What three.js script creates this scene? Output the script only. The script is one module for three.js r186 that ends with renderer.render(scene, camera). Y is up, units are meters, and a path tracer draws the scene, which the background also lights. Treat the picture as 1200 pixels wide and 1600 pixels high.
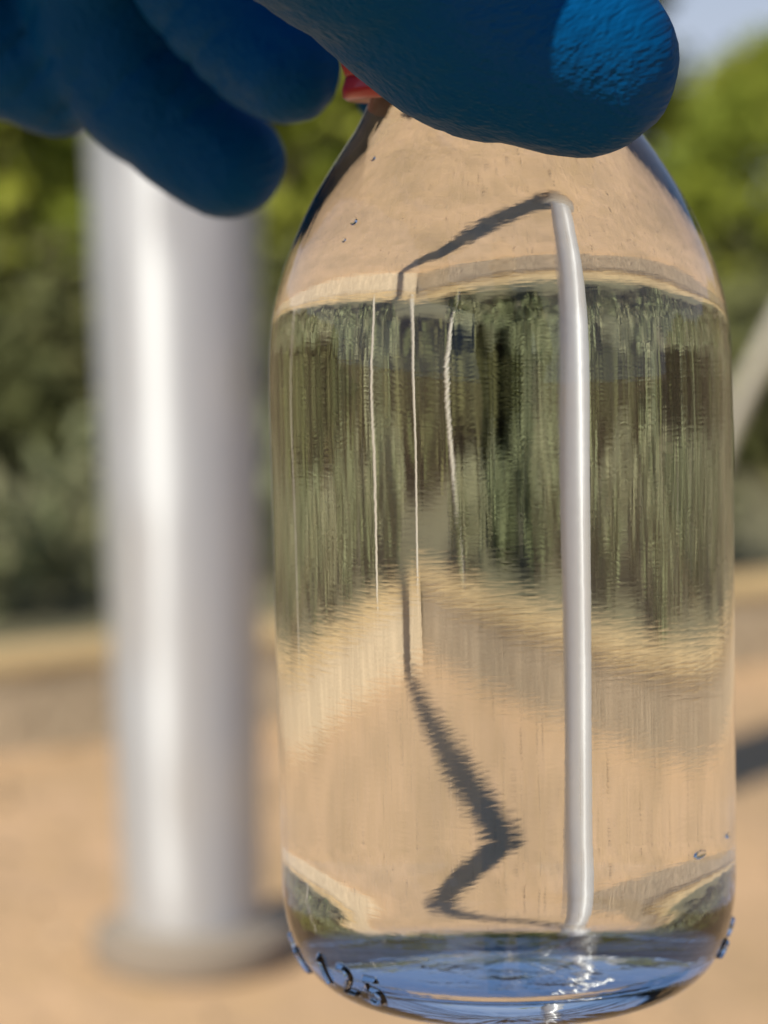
import * as THREE from 'three';
import { RoundedBoxGeometry } from 'three/addons/geometries/RoundedBoxGeometry.js';
import { mergeGeometries } from 'three/addons/utils/BufferGeometryUtils.js';

/* ---------------------------------------------------------------- camera, sky, sun, exposure */
const scene = new THREE.Scene();
const camera = new THREE.PerspectiveCamera(21.82, 0.75, 0.02, 400);
camera.position.set(0, 1.05, 0);
camera.rotation.order = 'YXZ';
camera.rotation.set(THREE.MathUtils.degToRad(-6.9), 0, THREE.MathUtils.degToRad(0));
camera.focus = 0.266;
camera.userData.fStop = 24;

const SUN = new THREE.Vector3(-0.44, 0.67, 0.60).normalize();
// clear air: pale with haze at the horizon, deep blue overhead, a wide soft glow round the sun
{
  const stops = [[0, 0.504, 0.554, 0.638], [4, 0.42, 0.487, 0.605], [9, 0.252, 0.344, 0.521], [16, 0.143, 0.235, 0.428], [30, 0.084, 0.164, 0.344], [55, 0.055, 0.118, 0.269], [90, 0.042, 0.092, 0.227]];
  const W = 512, H = 256, d = new Float32Array(W * H * 4), v = new THREE.Vector3();
  for (let y = 0; y < H; y++) {
    const up = ((y + 0.5) / H - 0.5) * 180, e = Math.max(0, up), k = Math.min(stops.length - 2, stops.findLastIndex((q) => q[0] <= e)), t = (e - stops[k][0]) / (stops[k + 1][0] - stops[k][0]);
    for (let x = 0; x < W; x++) {
      const round = ((x + 0.5) / W - 0.5) * 2 * Math.PI, c = Math.cos(up * Math.PI / 180); v.set(Math.cos(round) * c, Math.sin(up * Math.PI / 180), Math.sin(round) * c);
      const glow = 0.5 * Math.exp(-Math.acos(Math.min(1, v.dot(SUN))) / 0.30), o = (y * W + x) * 4;
      for (let i = 0; i < 3; i++) d[o + i] = stops[k][i + 1] + (stops[k + 1][i + 1] - stops[k][i + 1]) * t + glow * [1, 0.97, 0.9][i];
      d[o + 3] = 1;
    }
  }
  const sky = new THREE.DataTexture(d, W, H, THREE.RGBAFormat, THREE.FloatType);
  sky.mapping = THREE.EquirectangularReflectionMapping; sky.magFilter = sky.minFilter = THREE.LinearFilter; sky.needsUpdate = true;
  scene.background = sky; scene.environment = sky;
}
const sun = new THREE.DirectionalLight(new THREE.Color(1, 0.93, 0.80), 5.0);
sun.name = 'sun';
sun.position.copy(SUN).multiplyScalar(40);
sun.castShadow = true;
sun.shadow.mapSize.set(2048, 2048);
Object.assign(sun.shadow.camera, { left: -16, right: 16, top: 16, bottom: -16, near: 1, far: 90 });
scene.add(sun, sun.target);

const renderer = new THREE.WebGLRenderer({ antialias: true });
renderer.toneMapping = THREE.LinearToneMapping;
renderer.toneMappingExposure = 1.12;
renderer.shadowMap.enabled = true;

/* ---------------------------------------------------------------- helpers */
function rng(seed) {
  let a = seed >>> 0;
  return () => { a = (a + 0x6d2b79f5) | 0; let t = Math.imul(a ^ (a >>> 15), 1 | a); t = (t + Math.imul(t ^ (t >>> 7), 61 | t)) ^ t; return ((t ^ (t >>> 14)) >>> 0) / 4294967296; };
}
const hash2 = (x, y, s) => { let h = Math.imul(x, 374761393) + Math.imul(y, 668265263) + Math.imul(s, 1274126177); h = Math.imul(h ^ (h >>> 13), 1274126177); return ((h ^ (h >>> 16)) >>> 0) / 4294967296; };
// value noise that repeats after px by py cells
function vnoise(x, y, px, py, s) {
  const ix = Math.floor(x), iy = Math.floor(y), fx = x - ix, fy = y - iy, sx = fx * fx * (3 - 2 * fx), sy = fy * fy * (3 - 2 * fy);
  const h = (a, b) => hash2(((a % px) + px) % px, ((b % py) + py) % py, s);
  return THREE.MathUtils.lerp(THREE.MathUtils.lerp(h(ix, iy), h(ix + 1, iy), sx), THREE.MathUtils.lerp(h(ix, iy + 1), h(ix + 1, iy + 1), sx), sy);
}
const h3 = (x, y, z) => hash2(x, y, Math.imul(z, 7919) + 17);
function noise3(x, y, z) {
  const ix = Math.floor(x), iy = Math.floor(y), iz = Math.floor(z), fx = x - ix, fy = y - iy, fz = z - iz, L = THREE.MathUtils.lerp;
  const a = fx * fx * (3 - 2 * fx), b = fy * fy * (3 - 2 * fy), c = fz * fz * (3 - 2 * fz);
  const p = (k) => L(L(h3(ix, iy, iz + k), h3(ix + 1, iy, iz + k), a), L(h3(ix, iy + 1, iz + k), h3(ix + 1, iy + 1, iz + k), a), b);
  return L(p(0), p(1), c);
}
function floatTexture(w, h, fn, rgb = false) {
  const n = 4, d = new Float32Array(w * h * n);
  for (let y = 0; y < h; y++) for (let x = 0; x < w; x++) {
    const v = fn((x + 0.5) / w, (y + 0.5) / h), o = (y * w + x) * n;
    if (rgb) { d[o] = v[0]; d[o + 1] = v[1]; d[o + 2] = v[2]; } else d[o] = d[o + 1] = d[o + 2] = v;
    d[o + 3] = 1;
  }
  const t = new THREE.DataTexture(d, w, h, THREE.RGBAFormat, THREE.FloatType);
  t.wrapS = t.wrapT = THREE.RepeatWrapping; t.magFilter = THREE.LinearFilter; t.minFilter = THREE.LinearFilter; t.needsUpdate = true;
  return t;
}
const tiled = (t, x, y = x) => { const c = t.clone(); c.repeat.set(x, y); c.needsUpdate = true; return c; };
const taken = new Map();
const numbered = (name) => { const k = taken.get(name) ?? 0; taken.set(name, k + 1); return k ? name + '_' + String(k).padStart(3, '0') : name; };
function tag(o, label, category, group, kind) {
  if (label) o.userData.label = label;
  if (category) o.userData.category = category;
  if (group) o.userData.group = group;
  if (kind) o.userData.kind = kind;
  return o;
}
function mesh(name, geometry, material, parent) {
  const m = new THREE.Mesh(geometry, material);
  m.name = parent === scene ? numbered(name) : name; m.castShadow = m.receiveShadow = true; parent.add(m);
  return m;
}
function thing(name, x, y, z, turn = 0) {
  const g = new THREE.Group(); g.name = numbered(name); g.position.set(x, y, z); g.rotation.y = turn; scene.add(g);
  return g;
}
// a lathe with its own normals; f(angle, row) may push a vertex out along the normal
function lathe(points, segments, push) {
  const n = points.length, pos = [], uv = [], idx = [];
  let len = [0];
  for (let i = 1; i < n; i++) len[i] = len[i - 1] + Math.hypot(points[i][0] - points[i - 1][0], points[i][1] - points[i - 1][1]);
  for (let i = 0; i < n; i++) {
    const a = points[Math.max(0, i - 1)], b = points[Math.min(n - 1, i + 1)], dx = b[0] - a[0], dy = b[1] - a[1], l = Math.hypot(dx, dy) || 1, nr = dy / l, ny = -dx / l;
    for (let k = 0; k <= segments; k++) {
      const u = k / segments, t = u * Math.PI * 2, h = push ? push(u % 1, i, len[i]) : 0, r = Math.max(0, points[i][0] + nr * h), y = points[i][1] + ny * h;
      pos.push(r * Math.sin(t), y, r * Math.cos(t)); uv.push(u, len[i] / len[n - 1]);
    }
  }
  const w = segments + 1;
  for (let i = 0; i < n - 1; i++) for (let k = 0; k < segments; k++) { const a = i * w + k, b = a + 1, c = a + w, d = c + 1; idx.push(a, b, c, b, d, c); }
  const g = new THREE.BufferGeometry();
  g.setAttribute('position', new THREE.Float32BufferAttribute(pos, 3)); g.setAttribute('uv', new THREE.Float32BufferAttribute(uv, 2)); g.setIndex(idx);
  g.computeVertexNormals();
  const N = g.attributes.normal;   // close the seam
  for (let i = 0; i < n; i++) {
    const a = i * w, b = a + segments, v = new THREE.Vector3(N.getX(a) + N.getX(b), N.getY(a) + N.getY(b), N.getZ(a) + N.getZ(b)).normalize();
    N.setXYZ(a, v.x, v.y, v.z); N.setXYZ(b, v.x, v.y, v.z);
  }
  return g;
}
// smooth curve through [r, y] points, sampled about every `step` metres
function spline(pts, step) {
  const c = new THREE.CatmullRomCurve3(pts.map(([r, y]) => new THREE.Vector3(r, y, 0)), false, 'centripetal'), n = Math.ceil(c.getLength() / step);
  return c.getSpacedPoints(n).map((p) => [Math.max(0, p.x), p.y]);
}

/* ---------------------------------------------------------------- ground, wall, planting bed */
const lin = (r, g, b) => new THREE.Color().setRGB(r, g, b);
const sandMap = floatTexture(1024, 1024, (u, v) => {
  const big = vnoise(u * 5, v * 5, 5, 5, 1) * 0.6 + vnoise(u * 13, v * 13, 13, 13, 2) * 0.4, mid = vnoise(u * 60, v * 60, 60, 60, 3), fine = vnoise(u * 400, v * 400, 400, 400, 4);
  const peb = vnoise(u * 160, v * 160, 160, 160, 5), k = 0.74 + 0.36 * big + 0.10 * (mid - 0.5) + 0.20 * (fine - 0.5) - (peb > 0.86 ? 0.22 : 0);
  return [0.50 * k, (0.335 - 0.012 * big) * k, (0.168 + 0.02 * mid) * k];
}, true);
const sandBump = floatTexture(1024, 1024, (u, v) => 0.5 * vnoise(u * 40, v * 40, 40, 40, 6) + 0.3 * vnoise(u * 150, v * 150, 150, 150, 7) + 0.2 * vnoise(u * 420, v * 420, 420, 420, 8));
const sandMaterial = new THREE.MeshStandardMaterial({ map: sandMap, bumpMap: sandBump, bumpScale: 0.012, roughness: 0.97 });
function flat(shapePoints, y) {   // a flat sheet whose uv is in metres / 2
  const g = new THREE.ShapeGeometry(new THREE.Shape(shapePoints.map(([x, z]) => new THREE.Vector2(x, -z))));
  g.rotateX(-Math.PI / 2); g.translate(0, y, 0);
  const p = g.attributes.position, uv = [];
  for (let i = 0; i < p.count; i++) uv.push(p.getX(i) / 2, p.getZ(i) / 2);
  g.setAttribute('uv', new THREE.Float32BufferAttribute(uv, 2));
  return g;
}
const ring = Array.from({ length: 64 }, (_, i) => [Math.cos(i / 32 * Math.PI) * 320, Math.sin(i / 32 * Math.PI) * 320]);
tag(mesh('ground', flat(ring, 0), sandMaterial, scene), 'compacted ochre sand ground around the pole', null, null, 'structure');

{   // loose grit on the sand
  const N = 2600, r = rng(91), m = new THREE.InstancedMesh(new THREE.IcosahedronGeometry(1, 0), new THREE.MeshStandardMaterial({ roughness: 0.95 }), N), q = new THREE.Object3D(), c = new THREE.Color();
  for (let i = 0; i < N; i++) {
    const z = -2.2 - 4.2 * r(), x = (r() - 0.45) * 6, k = 0.003 + 0.011 * Math.pow(r(), 4);
    q.position.set(x, k * 0.35, z); q.rotation.set(r() * 6, r() * 6, r() * 6); q.scale.set(k * (0.8 + r() * 0.6), k * 0.7, k); q.updateMatrix(); m.setMatrixAt(i, q.matrix);
    const g = 0.6 + r() * 0.7; m.setColorAt(i, c.setRGB(0.34 * g, 0.25 * g, 0.16 * g));
  }
  m.name = 'gravel'; m.castShadow = m.receiveShadow = true; scene.add(m);
  tag(m, 'fine loose grit scattered over the sand', 'gravel', null, 'stuff');
}

// the two runs of the low wall meet at a corner; run A catches little sun, run B faces it
const CORNER = [1.12, -5.98], A = [-0.852, 0.524], B = [0.76, 0.65], WALL_H = 0.17;
const soilMap = floatTexture(512, 512, (u, v) => {
  const k = 0.5 + vnoise(u * 6, v * 6, 6, 6, 11) * 0.4 + vnoise(u * 30, v * 30, 30, 30, 12) * 0.35 + vnoise(u * 150, v * 150, 150, 150, 13) * 0.25;
  return [0.125 * k, 0.115 * k, 0.06 * k];
}, true);
const soil = new THREE.MeshStandardMaterial({ map: soilMap, roughness: 1 });
tag(mesh('planting_bed', flat([[CORNER[0] + A[0] * 20 , CORNER[1] + A[1] * 20 ], [CORNER[0], CORNER[1] - 0.02], [CORNER[0] + B[0] * 20, CORNER[1] + B[1] * 20], [80, 9], [80, -110], [-80, -110], [-80, 6]].reverse(), WALL_H - 0.03), soil, scene), 'earth bed with scrub behind the low wall', null, null, 'structure');

const stoneMap = floatTexture(512, 512, (u, v) => {
  const k = 0.72 + vnoise(u * 7, v * 7, 7, 7, 21) * 0.28 + (vnoise(u * 40, v * 40, 40, 40, 22) - 0.5) * 0.28 + (vnoise(u * 200, v * 200, 200, 200, 23) - 0.5) * 0.22;
  return [0.55 * k, 0.45 * k, 0.31 * k];
}, true);
const ochreMap = floatTexture(512, 512, (u, v) => {
  const k = 0.70 + vnoise(u * 6, v * 6, 6, 6, 31) * 0.35 + (vnoise(u * 50, v * 50, 50, 50, 32) - 0.5) * 0.3;
  return [0.51 * k, 0.36 * k, 0.17 * k];
}, true);
const stoneBump = floatTexture(512, 512, (u, v) => vnoise(u * 50, v * 50, 50, 50, 24) * 0.6 + vnoise(u * 180, v * 180, 180, 180, 25) * 0.4);
const wallStone = new THREE.MeshStandardMaterial({ map: stoneMap, bumpMap: stoneBump, bumpScale: 0.006, roughness: 0.95 });
const copingStone = new THREE.MeshStandardMaterial({ map: ochreMap, bumpMap: stoneBump, bumpScale: 0.005, roughness: 0.95 });
function metreUV(g, s = 1) {
  const p = g.attributes.position, n = g.attributes.normal, uv = [];
  for (let i = 0; i < p.count; i++) { const x = p.getX(i), y = p.getY(i), z = p.getZ(i); Math.abs(n.getY(i)) > 0.7 ? uv.push(x * s, z * s) : Math.abs(n.getX(i)) > 0.7 ? uv.push(z * s, y * s) : uv.push(x * s, y * s); }
  g.setAttribute('uv', new THREE.Float32BufferAttribute(uv, 2));
  return g;
}
{
  const wall = thing('low_wall', CORNER[0], 0, CORNER[1]);
  tag(wall, 'low pale stone wall with ochre coping bending at a corner beyond the pole', 'wall');
  const run = (dir, len, from, seed) => {
    const turn = Math.atan2(-dir[1], dir[0]);
    const f = mesh('wall_face', metreUV(new RoundedBoxGeometry(len, WALL_H, 0.22, 2, 0.008)), wallStone, wall);
    const c = mesh('coping', metreUV(new RoundedBoxGeometry(len + 0.004, 0.022, 0.226, 2, 0.007)), copingStone, wall);
    const mid = from + len / 2, out = [dir[1], -dir[0]], away = (out[0] * 0 + out[1] * -1) > 0 ? 1 : -1;
    for (const [m, y] of [[f, WALL_H / 2 - 0.011], [c, WALL_H - 0.008]]) { m.position.set(dir[0] * mid + out[0] * 0.13 * away, y, dir[1] * mid + out[1] * 0.13 * away); m.rotation.y = turn; }
  };
  run(A, 14, -0.28, 1);
  run(B, 12, 0.03, 2);
}

/* ---------------------------------------------------------------- bottle */
const BX = 0.0144, BY = 0.9606, BZ = -0.2950, LEAN = 0.022;   // the bottle's base, held in the air
const MM = 0.001;
const mmPts = (a) => a.map(([r, y]) => [r * MM, y * MM]);
// shoulder (from the straight wall to the mouth) and heel profiles, in millimetres
const R0 = 25.7;
const shoulder = [[25.7, 60], [25.7, 65], [25.63, 69], [25.4, 72.5], [24.85, 76], [23.75, 79.7], [22.25, 83.4], [20.4, 87.1], [17.85, 91.3], [15.45, 94.8], [13.9, 97.8], [13.15, 100.4], [12.9, 103]].map(([r, y]) => [r, y + 1.5]);
// a heel that rolls smoothly from the straight wall (at height b) into the foot, a inside the wall
const roll = (R, a, b, p, y0, n) => Array.from({ length: n + 1 }, (_, i) => { const t = i / n * Math.PI / 2; return [R - a + a * Math.pow(Math.sin(t), 2 / p), y0 + b - b * Math.pow(Math.cos(t), 2 / p)]; });
const heel = [[0, 1.3], [4, 1.25], [8.5, 1.05], [12.5, 0.6], [14.6, 0.25], [15.7, 0.02], ...roll(R0, 9.2, 13.5, 2.4, 0, 24).slice(1)];
const heelPts = spline(mmPts(heel), 0.00016), heelRows = heelPts.length;
const wallRows = []; for (let y = 14.2; y < 61; y += 0.8) wallRows.push([R0 * MM, y * MM]);
const outer = [...heelPts, ...wallRows, ...spline(mmPts(shoulder), 0.0004), [0.0128, 0.108], [0.0126, 0.114], [0.0118, 0.1145], [0, 0.1145]];
// raised figures moulded into the heel: a height field drawn once round the bottle
const EW = 2048, EH = 512, ARC = 0.0305;      // the field covers this arc length from the centre of the base outwards
const emboss = (() => {
  const c = document.createElement('canvas'); c.width = EW; c.height = EH;
  const g = c.getContext('2d'); g.fillStyle = '#000'; g.fillRect(0, 0, EW, EH); g.fillStyle = '#fff'; g.strokeStyle = '#fff'; g.textAlign = 'center'; g.textBaseline = 'middle';
  const perM = EW / (2 * Math.PI * 0.0235);     // pixels per metre round the heel
  const put = (deg, arc, fn) => { const x = ((deg / 360) % 1 + 1) % 1 * EW, y = EH - arc / ARC * EH; for (const k of [-EW, 0, EW]) { g.save(); g.translate(x + k, y); g.scale(perM / 1000, EH / ARC / 1000); fn(); g.restore(); } };  // now 1 unit = 1 mm
  const text = (s) => () => { g.font = '4.9px sans-serif'; g.fillText(s, 0, 0); };
  put(-58, 0.0272, text('1')); put(-48.5, 0.0268, text('2')); put(-39.5, 0.0262, text('5'));
  const bar = (w, h) => () => { g.beginPath(); g.ellipse(0, 0, w / 2, h / 2, 0, 0, 7); g.fill(); };
  put(-88, 0.0262, bar(1.0, 3.4)); put(-80, 0.0252, bar(1.2, 3.6)); put(86, 0.0276, bar(1.2, 2.6)); put(92, 0.0272, bar(1.0, 2.6)); put(75, 0.0263, bar(1.0, 2.4));
  const d = g.getImageData(0, 0, EW, EH).data, a = new Float32Array(EW * EH), b = new Float32Array(EW * EH);
  for (let i = 0; i < EW * EH; i++) a[i] = d[i * 4] / 255;
  for (let pass = 0; pass < 2; pass++) {
    for (let y = 0; y < EH; y++) for (let x = 0; x < EW; x++) { let s = 0; for (let k = -1; k <= 1; k++) s += a[y * EW + (x + k + EW) % EW]; b[y * EW + x] = s / 3; }
    for (let y = 0; y < EH; y++) for (let x = 0; x < EW; x++) { let s = 0; for (let k = -2; k <= 2; k++) s += b[Math.min(EH - 1, Math.max(0, y + k)) * EW + x]; a[y * EW + x] = s / 5; }
  }
  return (u, arc) => { if (arc >= ARC) return 0; const y = EH - arc / ARC * EH; return a[Math.min(EH - 1, Math.max(0, Math.round(y))) * EW + Math.round(u * EW) % EW]; };
})();
const outerGeo = lathe(outer, 1400, (u, i, len) => (i < heelRows ? emboss(u, len) * 0.00062 + (len < 0.0145 && len > 0.001 ? Math.sin(len / 0.00085) * 0.000025 : 0) : 0));
// the ripples of blown glass: broad waves, upright streaks and a fine orange peel
const ripple = (seed, streak, peel, wave) => floatTexture(2048, 2048, (u, v) => {
  const s1 = vnoise(u * 70, v * 4, 70, 4, seed) - 0.5, s2 = vnoise(u * 150 + v * 2, v * 6, 150, 6, seed + 1) - 0.5;
  const p1 = vnoise(u * 210, v * 560, 210, 560, seed + 2) - 0.5, p2 = vnoise(u * 90, v * 940, 90, 940, seed + 3) - 0.5;
  const w1 = vnoise(u * 16, v * 7, 16, 7, seed + 4) - 0.5;
  return w1 * wave + (s1 + 0.45 * s2) * streak + (p1 + 0.6 * p2) * peel;
});
const glass = new THREE.MeshPhysicalMaterial({ color: 0xffffff, roughness: 0.02, transmission: 1, thickness: 0.002, ior: 1.5, attenuationColor: lin(0.97, 0.99, 0.985), attenuationDistance: 0.06, bumpMap: ripple(101, 8, 1.15, 30), bumpScale: 1e-6 });
const bottle = thing('glass_bottle', BX, BY, BZ); bottle.rotation.z = LEAN;
tag(bottle, 'clear round-shouldered glass bottle with 125 moulded on its heel, held by the gloved hand', 'bottle');
mesh('bottle_glass', outerGeo, glass, bottle);

// water: its skin is the inside of the glass, so the faces look inwards and carry the step from glass to water
const WALL = 1.9, RI = R0 - WALL;
const inside = [[0, 5.0], [5, 4.95], [9, 4.75], [13, 4.45], [15.4, 4.32], ...roll(RI, 7, 9.4, 2.6, 4.3, 22).slice(1)];
const insideTop = shoulder.map(([r, y], i) => { const a = shoulder[Math.max(0, i - 1)], b = shoulder[Math.min(shoulder.length - 1, i + 1)], l = Math.hypot(b[0] - a[0], b[1] - a[1]), w = WALL + 1.6 * THREE.MathUtils.smoothstep(y, 68, 100); return [r - (b[1] - a[1]) / l * w, y + (b[0] - a[0]) / l * w]; });
const innerWall = []; for (let y = 14.2; y < 61; y += 1) innerWall.push([RI * MM, y * MM]);
const innerPts = [...spline(mmPts(inside), 0.0004), ...innerWall, ...spline(mmPts(insideTop), 0.0005), [0.0093, 0.108], [0.004, 0.1084], [0, 0.1084]];
const innerGeo = lathe(innerPts, 360, (u, i, len) => (len < 0.016 ? Math.sin(len / 0.0011 + Math.sin(u * 6.283) * 1.2) * 0.00002 : 0));
{
  const ix = innerGeo.index.array; for (let i = 0; i < ix.length; i += 3) { const t = ix[i]; ix[i] = ix[i + 1]; ix[i + 1] = t; }
  const N = innerGeo.attributes.normal; for (let i = 0; i < N.array.length; i++) N.array[i] *= -1;
}
const waterSkin = new THREE.MeshPhysicalMaterial({ color: 0xffffff, roughness: 0, transmission: 1, thickness: 0.05, ior: 1.5 / 1.333, side: THREE.DoubleSide, bumpMap: ripple(201, 50, 2.2, 120), bumpScale: 1e-6 });
const water = mesh('water', innerGeo, waterSkin, scene);
water.position.set(BX, BY, BZ); water.rotation.z = LEAN;
tag(water, 'clear water filling the glass bottle to the neck', 'water', null, 'thing');

// a few drops of water clinging to the outside of the glass
{
  const wet = new THREE.MeshPhysicalMaterial({ color: 0xffffff, roughness: 0.10, transmission: 1, thickness: 0.001, ior: 1.333 }), drop = new THREE.SphereGeometry(1, 20, 14);
  const rAt = (y) => { for (let i = heelRows >> 1; i < outer.length - 1; i++) if (outer[i][1] <= y && outer[i + 1][1] >= y) { const a = outer[i], b = outer[i + 1], l = Math.hypot(b[0] - a[0], b[1] - a[1]); return [a[0], (b[1] - a[1]) / l, -(b[0] - a[0]) / l]; } return [0.0257, 1, 0]; };
  const cling = (deg, y, size, label, group, wide = 1) => {
    const [r, nr, ny] = rAt(y * MM), t = THREE.MathUtils.degToRad(deg), n = new THREE.Vector3(nr * Math.sin(t), ny, nr * Math.cos(t));
    const m = mesh('water_drop', drop, wet, scene), lean = new THREE.Quaternion().setFromAxisAngle(new THREE.Vector3(0, 0, 1), LEAN);
    const p = new THREE.Vector3(r * Math.sin(t), y * MM, r * Math.cos(t)).addScaledVector(n, size * MM * 0.42 + 0.00004).applyQuaternion(lean);
    m.position.set(BX + p.x, BY + p.y, BZ + p.z); m.quaternion.copy(lean).multiply(new THREE.Quaternion().setFromUnitVectors(new THREE.Vector3(0, 0, 1), n)); m.scale.set(size * MM * wide, size * MM, size * MM * 0.42);
    tag(m, label, 'drop', group);
  };
  for (const [d, y, r] of [[-49, 93, 0.35], [-46, 86.5, 0.5], [-48, 84.6, 0.3]]) cling(d, y, r, 'small glinting water drop on the shoulder below the red cap', 'water drops on the shoulder');
  cling(50, 18.3, 0.5, 'flat water drop low on the straight glass wall', 'water drops on the wall', 2.4); cling(66, 18.8, 0.35, 'flat water drop low on the straight glass wall', 'water drops on the wall', 2);
}

// red screw cap, parts: ribbed shell and a tamper ring below it
{
  const cap = thing('screw_cap', BX, BY, BZ); cap.rotation.z = LEAN;
  tag(cap, 'red plastic screw cap pinched between thumb and fingers', 'cap');
  const red = new THREE.MeshPhysicalMaterial({ color: lin(0.34, 0.004, 0.010), roughness: 0.38, clearcoat: 0.2 });
  const rib = (u, i) => (i > 2 && i < 9 ? 0.00022 * Math.cos(u * Math.PI * 2 * 90) : 0);
  mesh('cap_shell', lathe(mmPts([[13.2, 102.3], [16.1, 102.0], [16.5, 102.3], [16.6, 103.6], [16.6, 105.6], [16.5, 109.6], [16.4, 113.6], [16.3, 117.6], [16.1, 119.6], [15.4, 120.8], [13.5, 121.4], [0, 121.6]]), 540, rib), red, cap);
  mesh('tamper_ring', lathe(mmPts([[13.4, 99.8], [16.1, 99.5], [16.75, 99.9], [16.8, 100.8], [16.5, 101.7], [16.3, 102.3], [13.4, 102.5]]), 180), red, cap);
}

/* ---------------------------------------------------------------- gloved hand */
const S = (x, y, z, r) => [x, y, z, r];
const digits = [   // joints and radii, each chain from its tip to the wrist: thumb, middle, fore, the finger behind the cap, ring
  { p: [S(0.0205, 1.0630, -0.2745, 0.0098), S(0.0111, 1.0649, -0.2705, 0.0101), S(0.0048, 1.0686, -0.2662, 0.0106), S(-0.0004, 1.0737, -0.2617, 0.0110), S(-0.0047, 1.0770, -0.2571, 0.0116), S(-0.0155, 1.0940, -0.2475, 0.0176), S(-0.050, 1.140, -0.221, 0.026)] },
  { p: [S(-0.0201, 1.0534, -0.3479, 0.0075), S(-0.0263, 1.0578, -0.3495, 0.0085), S(-0.0322, 1.0635, -0.3512, 0.0094), S(-0.0363, 1.0705, -0.3510, 0.0097), S(-0.0383, 1.0793, -0.3480, 0.0096), S(-0.0450, 1.0955, -0.3330, 0.0100), S(-0.072, 1.150, -0.255, 0.018)] },
  { p: [S(-0.0113, 1.0640, -0.3255, 0.0064), S(-0.0165, 1.0682, -0.3316, 0.0075), S(-0.0223, 1.0751, -0.3354, 0.0081), S(-0.0278, 1.0846, -0.3366, 0.0086), S(-0.0366, 1.0996, -0.3280, 0.0095), S(-0.066, 1.150, -0.250, 0.018)] },
  { p: [S(0.0035, 1.0625, -0.3362, 0.0074), S(0.0030, 1.0728, -0.3385, 0.0080), S(-0.0040, 1.0850, -0.3370, 0.0086), S(-0.0217, 1.0980, -0.3300, 0.0096), S(-0.060, 1.150, -0.245, 0.018)] },
  { p: [S(-0.0441, 1.0662, -0.3575, 0.0097), S(-0.0534, 1.0704, -0.3570, 0.0103), S(-0.0612, 1.0798, -0.3541, 0.0104), S(-0.0640, 1.0950, -0.3450, 0.0112), S(-0.090, 1.152, -0.268, 0.022)] },
];
const wrist = [S(-0.066, 1.150, -0.250, 0.024), S(-0.078, 1.165, -0.225, 0.026), S(-0.100, 1.192, -0.190, 0.028), S(-0.118, 1.214, -0.165, 0.031)];
for (const d of digits) {   // a smooth chain through the joints
  const c = new THREE.CatmullRomCurve3(d.p.map((q) => new THREE.Vector3(q[0], q[1], q[2])), false, 'centripetal'), r = d.p.map((q) => q[3]), n = (d.p.length - 1) * 6;
  d.p = Array.from({ length: n + 1 }, (_, i) => { const v = c.getPoint(i / n), f = i / 6, k = Math.min(r.length - 2, Math.floor(f)); return [v.x, v.y, v.z, r[k] + (r[k + 1] - r[k]) * (f - k)]; });
}
function capsule(px, py, pz, a, b) {   // a tapered capsule between two joints
  const bx = b[0] - a[0], by = b[1] - a[1], bz = b[2] - a[2], qx = px - a[0], qy = py - a[1], qz = pz - a[2];
  const t = Math.min(1, Math.max(0, (qx * bx + qy * by + qz * bz) / (bx * bx + by * by + bz * bz)));
  return Math.hypot(qx - bx * t, qy - by * t, qz - bz * t) - (a[3] + (b[3] - a[3]) * t);
}
const smin = (a, b, k) => { const h = Math.max(k - Math.abs(a - b), 0) / k; return Math.min(a, b) - h * h * k / 4; };
function handField(x, y, z) {
  let all = 1;
  for (const d of digits) {
    let s = 1;
    for (let i = 0; i < d.p.length - 1; i++) s = Math.min(s, capsule(x, y, z, d.p[i], d.p[i + 1]));
    all = smin(all, s, y > 1.10 ? 0.012 : 0.0016);
  }
  for (let i = 0; i < wrist.length - 1; i++) all = smin(all, capsule(x, y, z, wrist[i], wrist[i + 1]), 0.015);
  if (Math.abs(all) < 0.004) {   // slack film of the glove: soft dents and a few sharp folds across the fingers
    const slack = z < -0.30 ? 1 : 0.35, n = noise3(x * 55 + 3, y * 55, z * 55), q = noise3((x - y) * 150 + 9, (x + y) * 45, z * 60), ridge = 1 - Math.abs(2 * q - 1);
    all += slack * ((n - 0.5) * 0.0014 + Math.pow(ridge, 4) * 0.0006);
  }
  if (Math.abs(all) < 0.004) all += (noise3(x * 160, y * 160, z * 160) - 0.5) * 0.00045 + (noise3(x * 420 + y * 300, y * 160, z * 420) - 0.5) * 0.00028;
  return all;
}
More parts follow.
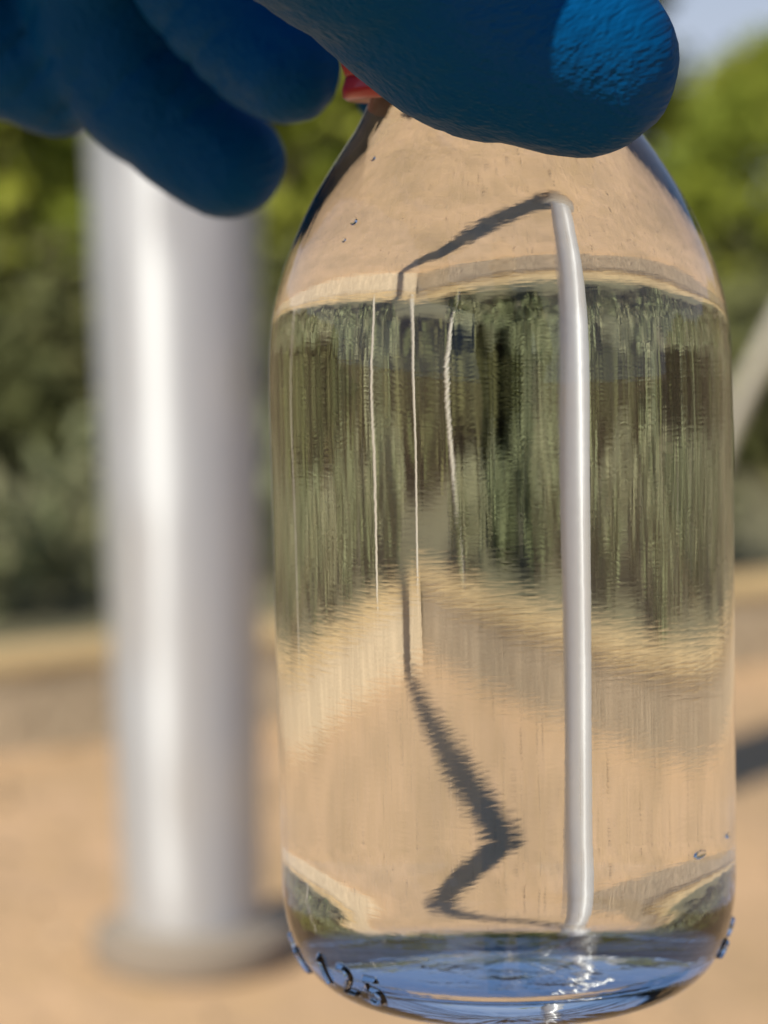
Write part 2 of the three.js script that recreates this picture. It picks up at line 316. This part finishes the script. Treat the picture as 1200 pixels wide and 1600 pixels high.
function surface(field, lo, hi, cell) {   // surface nets, then each vertex is pulled onto the exact surface
  const n = [0, 1, 2].map((k) => Math.ceil((hi[k] - lo[k]) / cell) + 1), [nx, ny, nz] = n, F = new Float32Array(nx * ny * nz), at = (i, j, k) => (k * ny + j) * nx + i;
  const Q = 6;   // blocks that lie clear of the surface are filled with one value
  for (let k = 0; k < nz; k += Q) for (let j = 0; j < ny; j += Q) for (let i = 0; i < nx; i += Q) {
    const h = (Q - 1) / 2, f = field(lo[0] + (i + h) * cell, lo[1] + (j + h) * cell, lo[2] + (k + h) * cell), far = Math.abs(f) > cell * Q * 1.6;
    for (let c = k; c < Math.min(nz, k + Q); c++) for (let b = j; b < Math.min(ny, j + Q); b++) for (let a = i; a < Math.min(nx, i + Q); a++) F[at(a, b, c)] = far ? f : field(lo[0] + a * cell, lo[1] + b * cell, lo[2] + c * cell);
  }
  const id = new Int32Array(nx * ny * nz).fill(-1), pos = [], idx = [];
  for (let k = 0; k < nz - 1; k++) for (let j = 0; j < ny - 1; j++) for (let i = 0; i < nx - 1; i++) {
    let sx = 0, sy = 0, sz = 0, c = 0;
    const edge = (i0, j0, k0, i1, j1, k1) => { const a = F[at(i + i0, j + j0, k + k0)], b = F[at(i + i1, j + j1, k + k1)]; if (a < 0 !== b < 0) { const t = a / (a - b); sx += i0 + (i1 - i0) * t; sy += j0 + (j1 - j0) * t; sz += k0 + (k1 - k0) * t; c++; } };
    for (const a of [0, 1]) for (const b of [0, 1]) { edge(0, a, b, 1, a, b); edge(a, 0, b, a, 1, b); edge(a, b, 0, a, b, 1); }
    if (c) { id[at(i, j, k)] = pos.length / 3; pos.push(lo[0] + (i + sx / c) * cell, lo[1] + (j + sy / c) * cell, lo[2] + (k + sz / c) * cell); }
  }
  const quad = (a, b, c, d, flip) => { if (a < 0 || b < 0 || c < 0 || d < 0) return; flip ? idx.push(a, c, b, a, d, c) : idx.push(a, b, c, a, c, d); };
  for (let k = 1; k < nz - 1; k++) for (let j = 1; j < ny - 1; j++) for (let i = 1; i < nx - 1; i++) {
    const a = F[at(i, j, k)] < 0;
    if (a !== F[at(i + 1, j, k)] < 0) quad(id[at(i, j - 1, k - 1)], id[at(i, j, k - 1)], id[at(i, j, k)], id[at(i, j - 1, k)], !a);
    if (a !== F[at(i, j + 1, k)] < 0) quad(id[at(i - 1, j, k - 1)], id[at(i - 1, j, k)], id[at(i, j, k)], id[at(i, j, k - 1)], !a);
    if (a !== F[at(i, j, k + 1)] < 0) quad(id[at(i - 1, j - 1, k)], id[at(i, j - 1, k)], id[at(i, j, k)], id[at(i - 1, j, k)], !a);
  }
  const nor = [], uv = [], e = 0.0003;
  for (let i = 0; i < pos.length; i += 3) {
    let g;
    for (let it = 0; it < 3; it++) {
      const [x, y, z] = [pos[i], pos[i + 1], pos[i + 2]], f = field(x, y, z);
      g = [field(x + e, y, z) - field(x - e, y, z), field(x, y + e, z) - field(x, y - e, z), field(x, y, z + e) - field(x, y, z - e)].map((v) => v / (2 * e));
      const l = Math.hypot(...g) || 1, s = it < 2 ? Math.max(-cell, Math.min(cell, f / l)) : 0;
      g = g.map((v) => v / l); pos[i] -= g[0] * s; pos[i + 1] -= g[1] * s; pos[i + 2] -= g[2] * s;
    }
    nor.push(...g); uv.push((pos[i] + pos[i + 2] * 0.6) * 20, (pos[i + 1] + pos[i + 2] * 0.35) * 20);
  }
  const G = new THREE.BufferGeometry();
  G.setAttribute('position', new THREE.Float32BufferAttribute(pos, 3)); G.setAttribute('normal', new THREE.Float32BufferAttribute(nor, 3)); G.setAttribute('uv', new THREE.Float32BufferAttribute(uv, 2)); G.setIndex(idx);
  return G;
}
const gloveBump = floatTexture(1024, 1024, (u, v) => 0.6 * vnoise(u * 70, v * 70, 70, 70, 41) + 0.4 * vnoise(u * 150, v * 150, 150, 150, 42));
const nitrile = new THREE.MeshPhysicalMaterial({ color: lin(0.0002, 0.066, 0.20), roughness: 0.5, specularIntensity: 0.16, bumpMap: gloveBump, bumpScale: 0.00022 });
const handGeo = surface(handField, [-0.165, 1.040, -0.372], [0.038, 1.262, -0.120], 0.0016);
// the photographer stands behind the lens; the arm reaches forward over the left side
const skeleton = {
  trousers: [[S(0, 0.95, 0.50, 0.125), S(-0.10, 0.86, 0.50, 0.085), S(-0.12, 0.48, 0.47, 0.062), S(-0.13, 0.10, 0.52, 0.048)], [S(0, 0.95, 0.50, 0.125), S(0.10, 0.86, 0.50, 0.085), S(0.13, 0.48, 0.46, 0.062), S(0.15, 0.10, 0.52, 0.048)]],
  shoes: [[S(-0.13, 0.05, 0.54, 0.045), S(-0.15, 0.035, 0.38, 0.032)], [S(0.15, 0.05, 0.54, 0.045), S(0.18, 0.035, 0.38, 0.032)]],
  jacket: [[S(0, 0.93, 0.50, 0.135), S(0, 1.10, 0.49, 0.13), S(0, 1.30, 0.47, 0.125), S(0, 1.44, 0.455, 0.065)], [S(-0.09, 1.12, 0.49, 0.09), S(-0.10, 1.34, 0.46, 0.085)], [S(0.09, 1.12, 0.49, 0.09), S(0.10, 1.34, 0.46, 0.085)],
    [S(0, 1.40, 0.455, 0.07), S(-0.19, 1.39, 0.44, 0.066), S(-0.33, 1.36, 0.19, 0.052), S(-0.245, 1.315, 0.02, 0.045), S(-0.135, 1.236, -0.140, 0.039)],
    [S(0, 1.40, 0.455, 0.07), S(0.19, 1.39, 0.44, 0.066), S(0.31, 1.13, 0.56, 0.052), S(0.16, 1.00, 0.46, 0.05)]],
  skin: [[S(0, 1.42, 0.45, 0.055), S(0, 1.53, 0.43, 0.053)], [S(0, 1.60, 0.405, 0.080), S(0, 1.645, 0.425, 0.090)], [S(0, 1.535, 0.375, 0.045), S(0, 1.58, 0.385, 0.062)], [S(0, 1.615, 0.322, 0.010), S(0, 1.583, 0.312, 0.014)], [S(-0.085, 1.60, 0.42, 0.016), S(-0.085, 1.63, 0.425, 0.017)], [S(0.085, 1.60, 0.42, 0.016), S(0.085, 1.63, 0.425, 0.017)]],
  hair: [[S(0, 1.665, 0.435, 0.092), S(0, 1.62, 0.465, 0.082)]],
};
const solid = (chains, k) => (x, y, z) => { let f = 1; for (const c of chains) for (let i = 0; i < c.length - 1; i++) f = smin(f, capsule(x, y, z, c[i], c[i + 1]), k); return f; };
{
  const c = [0, 0, 0.48];
  const person = thing('person', ...c);
  tag(person, 'person in dark jacket and blue nitrile glove gripping the red bottle cap from above', 'person');
  const add = (name, g, m, label) => { g.translate(-c[0], -c[1], -c[2]); const o = mesh(name, g, m, person); if (label) o.userData.label = label; return o; };
  add('glove', handGeo, nitrile, 'blue nitrile glove with pebbled finger surface');
  const cloth = (r, g, b) => new THREE.MeshStandardMaterial({ color: lin(r, g, b), roughness: 0.95 });
  const folds = (f, a) => (x, y, z) => { const v = f(x, y, z); return Math.abs(v) < 0.03 ? v + (noise3(x * 22, y * 14, z * 22) - 0.5) * a : v; };
  add('jacket', surface(folds(solid(skeleton.jacket, 0.05), 0.014), [-0.42, 0.74, -0.20], [0.36, 1.56, 0.68], 0.012), cloth(0.022, 0.024, 0.03));
  add('trousers', surface(folds(solid(skeleton.trousers, 0.04), 0.012), [-0.26, 0.02, 0.34], [0.26, 1.10, 0.66], 0.012), cloth(0.035, 0.04, 0.055));
  for (const c of skeleton.shoes) add('shoe', surface(solid([c], 0.02), [-0.24, -0.01, 0.30], [0.26, 0.13, 0.62], 0.009), cloth(0.02, 0.02, 0.02));
  add('body', surface(solid(skeleton.skin, 0.025), [-0.13, 0.92, 0.09], [0.27, 1.76, 0.56], 0.008), new THREE.MeshStandardMaterial({ color: lin(0.42, 0.24, 0.16), roughness: 0.6 }));
  add('hair', surface(folds(solid(skeleton.hair, 0.02), 0.006), [-0.12, 1.50, 0.30], [0.12, 1.78, 0.58], 0.008), cloth(0.02, 0.013, 0.009));
}

/* ---------------------------------------------------------------- metal pole */
{
  const px = -0.262, pz = -3.56;
  const pole = thing('metal_pole', px, 0, pz);
  pole.rotation.z = 0.015;
  tag(pole, 'thick pale grey metal pole on a round base plate standing in the sand', 'pole');
  const brushed = floatTexture(512, 512, (u, v) => 0.44 + 0.2 * (vnoise(u * 120, v * 8, 120, 8, 51) - 0.5) + 0.35 * (vnoise(u * 9, v * 14, 9, 14, 52) - 0.5));
  const steel = new THREE.MeshPhysicalMaterial({ color: lin(0.55, 0.58, 0.61), metalness: 0.55, anisotropy: 0.75, anisotropyRotation: Math.PI / 2, roughness: 0.55, roughnessMap: tiled(brushed, 1, 4) });
  steel.roughness = 1.0;
  const prof = [[0.095, 0.03]]; for (let y = 0.1; y <= 1.5; y += 0.1) prof.push([0.095 + 0.0185 * y, y]);
  prof.push([0.110, 1.6], [0.096, 1.9], [0.072, 2.2], [0.056, 2.5], [0.050, 3], [0.048, 4], [0.046, 5.5], [0.044, 6.2], [0.0, 6.21]);
  mesh('shaft', lathe(prof, 96), steel, pole);
  const dusty = new THREE.MeshStandardMaterial({ color: lin(0.25, 0.21, 0.165), metalness: 0.1, roughness: 0.8 });
  mesh('base_plate', lathe([[0, 0.001], [0.134, 0.001], [0.138, 0.006], [0.138, 0.040], [0.133, 0.048], [0.118, 0.052], [0.104, 0.054], [0.095, 0.060], [0.088, 0.070]], 96), dusty, pole);
}

/* ---------------------------------------------------------------- thin stakes beyond the wall */
{
  const pale = new THREE.MeshStandardMaterial({ color: lin(0.46, 0.43, 0.36), roughness: 0.8 });
  const stake = (x, z, h, r, leanX, leanZ, label, knot) => {
    const s = thing('wooden_stake', x, WALL_H - 0.05, z);
    tag(s, label, 'stake');
    const pts = []; for (let i = 0; i <= 8; i++) { const t = i / 8; pts.push(new THREE.Vector3(leanX * h * t + 0.012 * Math.sin(i * 1.7 + x), h * t, leanZ * h * t + 0.01 * Math.cos(i * 2.1))); }
    mesh('shaft', new THREE.TubeGeometry(new THREE.CatmullRomCurve3(pts), 40, r, 10), pale, s);
    if (knot) { const k = mesh('tie', new THREE.TorusGeometry(r * 1.15, r * 0.45, 8, 18), new THREE.MeshStandardMaterial({ color: lin(0.03, 0.03, 0.03), roughness: 0.9 }), s); k.position.copy(pts[1].clone().lerp(pts[2], 0.2)); k.rotation.x = Math.PI / 2; }
    return s;
  };
  stake(0.660, -6.20, 1.5, 0.022, 0.42, 0.0, 'leaning pale stake with a dark tie, planted behind the wall', true);
  stake(1.20, -6.02, 1.5, 0.019, 0.0, 0.0, 'upright pale stake at the corner of the low wall', false);
  stake(1.68, -5.66, 1.4, 0.017, -0.03, 0.0, 'upright pale stake just past the wall corner in the sun', false);
  stake(3.3, -4.25, 1.5, 0.017, 0.02, 0.0, 'upright pale stake midway along the sunlit wall', false);
}

/* ---------------------------------------------------------------- vegetation */
const leafMat = new THREE.MeshPhysicalMaterial({ vertexColors: true, roughness: 0.85, transmission: 0.15, thickness: 0, side: THREE.DoubleSide });
leafMat.specularIntensity = 0.4;
const barkMat = new THREE.MeshStandardMaterial({ color: lin(0.10, 0.075, 0.052), roughness: 1 });
function leafCloud(rand, clumps, perClump, size, tints) {
  const pos = [], nor = [], col = [], idx = [], v = new THREE.Vector3(), a = new THREE.Vector3(), b = new THREE.Vector3(), n = new THREE.Vector3();
  for (const [cx, cy, cz, r] of clumps) {
    const tint = tints[Math.floor(rand() * tints.length)];
    for (let i = 0; i < perClump; i++) {
      do v.set(rand() * 2 - 1, rand() * 2 - 1, rand() * 2 - 1); while (v.lengthSq() > 1);
      const c = v.clone().multiplyScalar(r).add(new THREE.Vector3(cx, cy, cz)); if (c.y < 0.01) c.y = 0.01 + rand() * 0.04;
      n.set(rand() * 2 - 1, rand() * 1.4 - 0.4, rand() * 2 - 1).normalize();
      a.set(rand() * 2 - 1, rand() * 2 - 1, rand() * 2 - 1).cross(n).normalize(); b.crossVectors(n, a);
      const l = size * (0.6 + rand() * 0.8), w = l * 0.42, o = pos.length / 3, k = 0.8 + rand() * 0.45;
      for (const [s, t] of [[-1, 0], [0, -0.5 * w / l * 2], [1, 0], [0, 0.5 * w / l * 2]]) {
        pos.push(c.x + a.x * l * s * 0.5 + b.x * l * t * 0.5, c.y + a.y * l * s * 0.5 + b.y * l * t * 0.5, c.z + a.z * l * s * 0.5 + b.z * l * t * 0.5);
        nor.push(n.x, n.y, n.z); col.push(tint[0] * k, tint[1] * k, tint[2] * k);
      }
      idx.push(o, o + 1, o + 2, o, o + 2, o + 3);
    }
  }
  const g = new THREE.BufferGeometry();
  g.setAttribute('position', new THREE.Float32BufferAttribute(pos, 3)); g.setAttribute('normal', new THREE.Float32BufferAttribute(nor, 3)); g.setAttribute('color', new THREE.Float32BufferAttribute(col, 3)); g.setIndex(idx);
  return g;
}
function limb(a, b, r0, r1, seed) {
  const pts = [], rand = rng(seed); for (let i = 0; i <= 5; i++) { const t = i / 5; pts.push(a.clone().lerp(b, t).add(new THREE.Vector3((rand() - 0.5), 0, (rand() - 0.5)).multiplyScalar(0.10 * a.distanceTo(b) * Math.sin(t * Math.PI)))); }
  const g = new THREE.TubeGeometry(new THREE.CatmullRomCurve3(pts), 12, 1, 8), p = g.attributes.position, c = new THREE.Vector3(), curve = g.parameters.path;
  for (let i = 0; i < p.count; i++) { const t = Math.floor(i / 9) / 12; curve.getPointAt(Math.min(1, t), c); const r = r0 + (r1 - r0) * t; p.setXYZ(i, c.x + (p.getX(i) - c.x) * r, c.y + (p.getY(i) - c.y) * r, c.z + (p.getZ(i) - c.z) * r); }
  g.computeVertexNormals();
  return g;
}
function makeTree(name, seed, h, spread, clear, tints, leaf, nClumps, per) {
  const rand = rng(seed), t = thing(name, 0, 0, 0), wood = [], clumps = [];
  const top = new THREE.Vector3((rand() - 0.5) * 0.3, h * 0.75, (rand() - 0.5) * 0.3);
  wood.push(limb(new THREE.Vector3(0, -0.05, 0), top, h * 0.03, h * 0.01, seed + 1));
  for (let i = 0; i < nClumps; i++) {
    const q = i / nClumps, y = clear + (h - clear) * (0.08 + 0.88 * Math.pow(rand(), 0.8)), rel = (y - clear) / (h - clear), R = spread * Math.sqrt(Math.max(0.08, 1 - Math.pow(rel * 1.15 - 0.35, 2) * 1.4)), an = q * 40.3 + rand(), rr = R * (0.35 + 0.65 * Math.sqrt(rand()));
    const c = new THREE.Vector3(Math.cos(an) * rr, y, Math.sin(an) * rr);
    clumps.push([c.x, c.y, c.z, spread * (0.16 + 0.16 * rand())]);
    if (i % 3 === 0) wood.push(limb(top.clone().multiplyScalar(Math.min(0.95, Math.max(0.2, (y - 0.25 * h) / top.y))), c, h * 0.011, h * 0.003, seed + 10 + i));
  }
  mesh('trunk', mergeGeometries(wood), barkMat, t);
  mesh('crown', leafCloud(rand, clumps, per, leaf, tints), leafMat, t);
  return t;
}
const olive = [[0.229, 0.265, 0.029], [0.186, 0.227, 0.026], [0.286, 0.305, 0.039], [0.122, 0.156, 0.023]];
const dark = [[0.083, 0.113, 0.026], [0.103, 0.127, 0.032], [0.138, 0.157, 0.039], [0.055, 0.072, 0.023]];
const greyGreen = [[0.193, 0.21, 0.108], [0.235, 0.235, 0.131], [0.168, 0.188, 0.092]];
const protos = [
  makeTree('small_tree', 301, 2.6, 1.15, 0.35, olive, 0.15, 64, 110),
  makeTree('scrub_bush', 302, 2.3, 1.25, 0.2, dark, 0.13, 64, 110),
  makeTree('tall_tree', 303, 4.6, 2.1, 0.6, olive, 0.20, 120, 120),
];
const used = [false, false, false];
function plant(kind, x, z, s, turn, label, group) {
  let o = protos[kind];
  if (used[kind]) { o = protos[kind].clone(); o.name = numbered(protos[kind].name.replace(/_\d+$/, '')); scene.add(o); }
  used[kind] = true;
  o.position.set(x, WALL_H - 0.04, z); o.scale.setScalar(s); o.rotation.y = turn;
  tag(o, label, kind === 1 ? 'shrub' : 'tree', group);
}
{
  const rand = rng(77);
  // a loose front row 9 to 12 m off, a taller row behind it
  for (let i = 0; i < 17; i++) {
    const a = THREE.MathUtils.degToRad(i === 8 ? -3 : i === 9 ? 8.6 : -84 + i * 10.5 + (rand() - 0.5) * 5), d = 9.2 + rand() * 2.2, gap = a > 0.06 && a < 0.2, kind = gap || i === 7 || i === 8 || i % 3 === 0 ? 0 : 1;
    plant(kind, Math.sin(a) * d, -Math.cos(a) * d, gap ? 0.52 : 0.68 + rand() * 0.22, rand() * 6.28, kind ? 'dense dark green scrub bush beyond the low wall' : i === 9 ? 'short yellow-green tree with open sky above, beyond the leaning stake' : i === 8 ? 'yellow-green small tree showing between the metal pole and the bottle' : 'yellow-green small tree among the scrub bushes', 'scrub beyond the wall');
  }
  for (let i = 0; i < 32; i++) {
    const deg = -86 + i * 5.6 + (rand() - 0.5) * 3, a = THREE.MathUtils.degToRad(deg), d = 14 + rand() * 5, gap = deg > 3 && deg < 12;
    plant(2, Math.sin(a) * d, -Math.cos(a) * d, gap ? 0.36 : 0.55 + rand() * 0.2, rand() * 6.28, 'taller yellow-green tree standing behind the scrub', 'trees behind the scrub');
  }
  // low grey-green cushions just behind the coping
  const low = [];
  for (let v = 0; v < 3; v++) {
    const r = rng(400 + v), clumps = []; for (let i = 0; i < 16; i++) clumps.push([(r() - 0.5) * 0.7, 0.06 + r() * 0.16, (r() - 0.5) * 0.5, 0.08 + r() * 0.07]);
    low.push(leafCloud(r, clumps, 70, 0.06, greyGreen));
  }
  {
    const N = 420, m = new THREE.InstancedMesh(low[1], leafMat, N), q = new THREE.Object3D(), tint = new THREE.Color();
    for (let i = 0; i < N; i++) {
      const a = THREE.MathUtils.degToRad(-88 + rand() * 176), d = 8.2 + 15 * rand() * rand() + 1.5 * rand(), k = 1 + rand() * 1.1;
      q.position.set(Math.sin(a) * d, WALL_H - 0.04, -Math.cos(a) * d); q.rotation.y = rand() * 6.28; q.scale.set(1.3 * k, k * 1.2, 1.3 * k); q.updateMatrix(); m.setMatrixAt(i, q.matrix);
      const g = 0.45 + rand() * 0.4; m.setColorAt(i, tint.setRGB(g, g * 0.98, g * 0.7));
    }
    m.name = 'undergrowth'; m.castShadow = m.receiveShadow = true; scene.add(m);
    tag(m, 'dull green undergrowth covering the earth among the trees', 'undergrowth', null, 'stuff');
  }
  let n = 0;
  for (const [dir, len] of [[A, 9], [B, 8]]) for (let s = 0.2; s < len; s += 0.55) {
    const out = dir === A ? [-0.524, -0.852] : [0.65, -0.76], off = 0.75 + rand() * 0.5;
    const m = mesh('low_shrub', low[n++ % 3], leafMat, scene);
    m.position.set(CORNER[0] + dir[0] * s + out[0] * off, WALL_H - 0.04, CORNER[1] + dir[1] * s + out[1] * off); m.rotation.y = rand() * 6.28; m.scale.set(1.1, 0.9 + rand() * 0.4, 1.1);
    tag(m, dir === A ? 'low grey-green cushion shrub behind the shaded wall run' : 'low grey-green cushion shrub behind the sunlit wall run', 'shrub', dir === A ? 'cushion shrubs behind the shaded wall' : 'cushion shrubs behind the sunlit wall');
  }
}

renderer.render(scene, camera);
